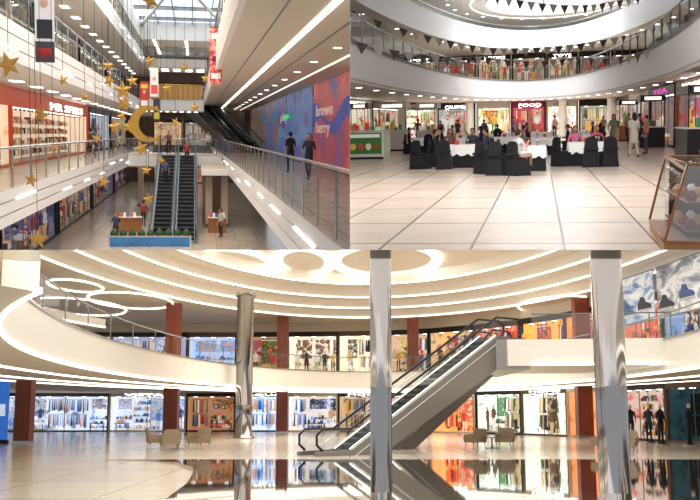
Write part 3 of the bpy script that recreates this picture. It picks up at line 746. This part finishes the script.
# ================================================================ HALL 3 : grand round atrium with escalators and mirror pool
marble=tilemat('marble_floor',S(240,228,208),S(233,219,198),S(176,158,136),2.4,4.8,.15,.009,spec=.8)
b=B();b.box(-45,40,5,100,FZ-.2,FZ,marble);b.done('floor',H3,(0,0,0))
b=B();mir=mat('polished_dark_stone',(.46,.43,.40,1),.03,.95)
edge=[(-8.2,34.5),(-6.6,33.5),(-5.2,31),(-4.3,28),(-3.7,24),(-3.2,20),(-2.7,14),(-2.5,9),(14,9),(16,34.5)]
zt=lambda d:FZ+.02+(34.5-d)*.0135
top=[(x,d,zt(d)) for x,d in edge];low=[(x,d,FZ) for x,d in edge];n=len(edge)
b.add(top,[tuple(range(n))],mir);b.add(top+low,[(i,(i+1)%n,n+(i+1)%n,n+i) for i in range(n)],mat('pool_edge_stone',S(186,164,138),.2))
b.done('polished_stone_basin',H3,(0,0,0))
inn=ell(1.5,42,11.4,33,-60,240,110);outp=ell(1.5,42,30,60,-60,240,110)
cer=mat('warm_white_facia',S(234,229,219),.4,var=.03)
sof3=mat('warm_soffit',S(212,202,186),.5,var=.05)
b=B();slab(b,inn,outp,1.6,3.0,cer,sof3,cream,led,.06)
b.tube(at(ell(1.5,42,11.35,32.9,-60,240,110),2.95),.04,steel,5)
for off in (2.5,5.5,8):
    b.tube(at(ell(1.5,42,11.4+off,33+off*.9,-60,240,110),1.58),.05,led,4)
b.done('round_balcony',H3)
b=B();railing(b,ell(1.5,42,11.5,33.1,-60,240,110),3.0,1.0,4.0,.03,rm=grey);b.done('balcony_railing',H3)
E=[(16,37.5,7.3),(15.0,36.0,7.9),(13.9,34.0,8.5),(12.6,31.5,9.2)]
outp2=ell(1,41,34,62,-30,210,90)
b=B()
prev=outp2
for i,(rx,rd,z) in enumerate(E):
    c=ell(1,41,rx,rd,-30,210,90)
    b.strip(at(c,z),at(prev,z),sof3);b.strip(at(c,z),at(c,z+(.6,.6,.7,.8)[i]),cer,True)
    b.tube(at(c,z+.03),.055,led,5)
    prev=c
b.strip(at(prev,9.98),at([(1,41)]*91,9.98),sof3)
for (x,d,rx,rd) in ((-14.5,66,2.6,5),(-19,70,3,6),(-16,58,1.4,3),(14,68,2.4,5)):
    b.tube(at(ell(x,d,rx,rd,0,360,40),7.26),.06,led,5)
for (x,d,rx,rd) in ((-8.0,67,2.9,6.5),(-3.1,66.5,2.0,6),(2.4,66,3.6,7)):
    b.tube(at(ell(x,d,rx,rd,0,360,48),9.9),.13,ledw,6)
    a=ell(x,d,rx,rd,0,360,48);c=ell(x,d,rx-.6,rd-1.4,0,360,48);b.strip(at(a,9.93),at(c,9.93),ledsoft)
b.done('ceiling',H3)
b=B();p=ell(-3,47,13.5,26,150,262,40);q=ell(-3,47,14.4,27,150,262,40)
slab(b,p,q,5.0,5.5,cer,sof3,cer,led,.05);b.done('curved_ceiling_fin',H3)
WP=[(-36,80),(-27,83),(-20,84),(-13.6,84),(-9.5,84),(-5.2,83.5),(-1,83),(3,82),(6.3,80),(9.5,76.5),(12.2,72),(14.4,67),(16,61),(17.2,55),(18.2,49),(19,42),(19.4,34)]
b=B();WO=[(x*1.0+ (0 if x<0 else 4),d+5) for x,d in WP];b.strip(at(WO,FZ),at(WO,10.5),mat('wall_warm',S(200,186,168),.6));b.done('wall_back',H3)
c3=(1,42)
cool=[(250,250,250),(90,145,215),(50,76,140),(200,215,240),(220,170,125),(30,36,60)]
fash=[(30,30,34),(200,56,50),(240,230,220),(214,150,60),(96,60,50),(60,110,135),(200,175,90)]
hot=[(230,80,50),(245,190,80),(240,125,60),(200,60,95),(250,240,230),(80,40,36)]
grn=[(250,250,250),(84,145,84),(36,36,40),(220,195,150),(124,88,66)]
low_=[((160,168,190),cool),((215,226,245),cool),((200,212,230),cool),((160,116,80),fash),((210,226,246),cool),((215,208,204),cool),((185,160,140),fash),((228,180,155),fash+[(220,50,40)]),((235,170,105),hot),((230,238,228),grn),((238,238,230),grn),((228,160,105),hot),((190,172,160),fash),((50,84,92),[(24,28,34),(30,50,60),(16,16,20)]),((50,90,98),[(24,28,34),(30,50,60),(16,16,20)]),((90,80,70),fash)]
up_=[((140,130,130),fash),((175,190,212),cool),((145,158,188),cool),((175,195,222),cool),((170,130,92),fash+[(90,150,70)]),((225,216,195),grn),((240,230,204),grn),((195,168,140),fash),((220,178,130),fash),((215,115,75),hot),((242,175,85),hot),((235,145,80),hot),((210,120,100),hot),((140,160,195),cool),((130,155,190),cool),((110,120,138),cool)]
for i in range(len(WP)-1):
    a,c=WP[i],WP[i+1];k,pl=low_[i]
    fr=[dark,brown,cream][i%3]
    dk=i in (13,14)
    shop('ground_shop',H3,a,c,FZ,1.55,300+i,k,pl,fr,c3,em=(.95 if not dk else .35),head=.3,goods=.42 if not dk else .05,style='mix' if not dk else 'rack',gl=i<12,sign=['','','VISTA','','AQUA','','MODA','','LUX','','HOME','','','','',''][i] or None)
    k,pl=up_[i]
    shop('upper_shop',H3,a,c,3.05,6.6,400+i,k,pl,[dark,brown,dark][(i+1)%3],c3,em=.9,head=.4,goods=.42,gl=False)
    b=B();b.add([(a[0],a[1]-.1,6.6),(c[0],c[1]-.1,6.6),(c[0],c[1]-.1,7.3),(a[0],a[1]-.1,7.3)],[(0,1,2,3)],sof3);b.done('trim_%d'%i,H3)
PC=[[(30,40,60),(110,150,200),(230,235,240),(60,90,140)],[(200,205,215),(235,235,235),(120,130,150),(60,60,80)],[(30,60,120),(90,140,200),(220,225,235),(160,110,80)]]
for i,(a,c) in enumerate((((14.6,57),(15.4,50.5)),((15.45,50),(16.1,43)),((16.15,42.5),(16.6,36)))):
    b=B();u=Vector((c[0]-a[0],c[1]-a[1],0));L=u.length;u.normalize();wv=Vector((u.y,-u.x,0))
    if wv.x>0: wv=-wv
    b.M=basis((a[0],a[1],4.6),u,Vector((0,0,1)),wv)
    b.box(0,L,0,2.6,-.08,0,printmat('advert_print_%d'%i,PC[i],1.4,.3,1,.35,1))
    r=random.Random(i+3)
    for fr_ in ((0,L,0,.06),(0,L,2.54,2.6)): b.box(fr_[0],fr_[1],fr_[2],fr_[3],-.09,.03,grey)
    for q in range(3):
        x=L*(q+.5)/3;y=.3+.5*r.random();m=pal(r.choice([(40,44,60),(235,235,235),(180,120,90),(60,90,140)]),.3)
        sh=[(-1,0),(.9,0),(1,.2),(.75,.38),(.2,.5),(-.1,.85),(-.6,.9),(-.75,.6),(-1,.5)]
        b.prism([(p[0]*.85,p[1]*.8) for p in sh],(x,y,.01),(1,0,0),(0,1,0),(0,0,.02),m)
        b.prism([(p[0]*.85,p[1]*.12) for p in ((-1,0),(.9,0),(1,.9),(-1,1))],(x,y-.06,.02),(1,0,0),(0,1,0),(0,0,.02),white)
    b.done('wall_poster',H3)
def chromecol(X,D,r,zt_):
    b=B();b.lathe([(r*1.35,0),(r*1.35,.08),(r*1.08,.16),(r,.2),(r,2.0),(r*1.01,2.02),(r,2.04),(r,zt_-.3),(r*1.2,zt_-.2),(r*1.2,zt_)],(X,D,FZ),chrome,48);b.done('chrome_column',H3)
chromecol(.54,17.6,.19,9);chromecol(4.5,17.4,.27,9);chromecol(-6.5,62,.52,8.9)
for (X,D,w) in ((-12.0,68,.95),(-5.2,77.5,.85),(4.9,78,.85),(14.8,64,.95),(-16.7,52,.8)):
    b=B();b.box(X-w/2,X+w/2,D-w/2,D+w/2,FZ,7.3,redbrown)
    for s in (-1,1): b.box(X+s*w*.25-.02,X+s*w*.25+.02,D-w/2-.02,D-w/2,FZ,7.3,brown)
    b.box(X-w*.56,X+w*.56,D-w*.56,D+w*.56,FZ,FZ+.15,steel);b.done('timber_column',H3)
b=B();b.box(-18.9,-17.55,52,52.1,FZ+.2,1.55,pal((50,110,200),.6));b.box(-18.6,-17.7,51.95,52,-.2,.4,pal((210,225,250),.6));b.box(-19,-17.5,51.98,52.2,FZ,FZ+.2,dark);b.done('lightbox_poster',H3)
side3=mat('escalator_cladding',S(138,133,128),.3,.6)
escalator('escalator',H3,(-.3,38.5,FZ),(5.9,43,3.0),1.0,side3,mat('escalator_step3',S(60,60,62),.4,.6),ledm=led)
escalator('escalator',H3,(1.4,44,FZ),(6.6,49.5,3.0),1.0,side3,MATS['escalator_step3'],ledm=led)
b=B()
lp=[(6.6,42),(13.2,41),(13.5,50),(6.4,51)]
b.prism(lp,(0,0,1.9),(1,0,0),(0,1,0),(0,0,1.1),cer)
b.prism([(6.1,42.4),(7.5,42.0),(7.5,51),(6.1,51)],(0,0,1.75),(1,0,0),(0,1,0),(0,0,1.27),side3)
railing(b,[(7.6,41.9),(13.1,41.05)],3.0,1.05,2.4,.03,rm=grey);b.tube([(7.6,41.7,1.95),(13.2,40.95,1.95)],.04,led,5)
b.done('escalator_landing',H3)
for i,(X,D) in enumerate(((15.2,55),(15.6,53),(15.3,50),(16.2,48.5),(16.4,46.5),(14.2,58))):
    b=B();b.lathe([(.35,0),(.35,.06)],(X,D,FZ),steel,14);m=[pal((26,30,36),0),pal((40,70,80),0),pal((20,20,24),0)][i%3]
    figure(b,X,D,FZ+.06,1.95,m,pal((24,24,28),0),pal((215,205,195),0),.3*i);b.done('mannequin',H3)
fab=mat('beige_upholstery',S(150,130,108),.7,var=.15,scale=8)
def lounge(X,D,rot):
    b=B();b.M=Matrix.Translation((X,D,FZ))@Matrix.Rotation(math.radians(rot),4,'Z')
    for sx in (-.34,.34):
        for sy in (-.3,.3): b.tube([(sx,sy,0),(sx*.9,sy*.9,.3)],[.018,.025],steel,6)
    b.box(-.38,.38,-.34,.36,.26,.42,fab);b.prism([(-.38,0),(.38,0),(.34,.42),(.24,.5),(-.24,.5),(-.34,.42)],(0,-.34,.38),(1,0,0),(0,-.2,1),(0,.1,0),fab)
    for sx in (-1,1): b.prism([(-.34,.0),(.34,0),(.3,.16),(-.3,.24)],(sx*.38-.04,0,.42),(0,1,0),(0,0,1),(.08,0,0),fab)
    b.done('lounge_chair',H3)
def ltable(X,D):
    b=B();b.lathe([(.3,0),(.3,.03),(.05,.05),(.04,.45),(.42,.47),(.42,.5)],(X,D,FZ),steel,18);b.done('coffee_table',H3)
for X,D,r in ((-7.6,43,20),(-6.6,44.5,150),(-8.6,45,-70),(5.6,45.5,30),(7.0,46,160),(11.0,40.5,150),(10.2,41,20)): lounge(X,D,r)
for X,D in ((-7.5,44.5),(6.3,45.2)): ltable(X,D)

# ================================================================ added thin dividers, keep the halls and their light apart
pw=mat('divider_white',S(220,218,214),.6)
def raw(name,x0,x1,y0,y1,z0,z1):
    b=B();b.box(x0,x1,y0,y1,z0,z1,pw);b.done(name,dict(M=Matrix.Identity(4),planes=[]))
raw('added_wall_divider',-.002,.002,14,128,.003,36)
raw('added_floor_divider',-45,45,14,128,-.002,.002)

# ================================================================ light
w=bpy.data.worlds.new('sky');scene.world=w;w.use_nodes=True
bg=w.node_tree.nodes['Background'];bg.inputs[0].default_value=(.9,.94,1,1);bg.inputs[1].default_value=.8
def area(name,H,loc,sx,sy,power,col,rx=0,ry=0):
    l=bpy.data.lights.new(name,'AREA');l.shape='RECTANGLE';l.size=sx;l.size_y=sy;l.energy=power;l.color=col
    o=bpy.data.objects.new(name,l);scene.collection.objects.link(o)
    Mx=H['M'] if H else Matrix.Identity(4)
    o.matrix_world=Mx@Matrix.Translation(loc)@Matrix.Rotation(rx,4,'X')@Matrix.Rotation(ry,4,'Y')
area('atrium_fill',H1,(-2,45,8.5),5,40,4000,(1,.93,.85))  # added fill light above the view, not a fixture
area('skylight_lamp',H1,(-1,82,10.3),8,30,1200,(.95,.97,1))
area('atrium_fill',H2,(-1,38,9.3),9,36,15500,(1,.97,.95))  # added fill over the dining hall, out of view, no fixture
area('soffit_fill',H2,(-2,83,1.5),12,6,450,(1,.95,.88))  # added fill to lift the dark area under the soffit
area('skylight_lamp',H2,(.3,80,9.85),8,15,1800,(.97,.98,1))
area('hall_fill',None,(0,28,-.15),34,34,4700,(1,.97,.93))  # added fill, edge-on to the camera beneath the floor divider
area('hall_fill',H3,(0,60,6.9),20,14,2400,(1,.95,.89))  # second added fill, brightens the far end of the hall

cam=bpy.data.cameras.new('camera');cam.sensor_width=36;cam.lens=36*1000/700;cam.clip_end=600;cam.clip_start=.05
co=bpy.data.objects.new('camera',cam);scene.collection.objects.link(co);co.location=(0,0,0);co.rotation_euler=(pi/2,0,0)
scene.camera=co
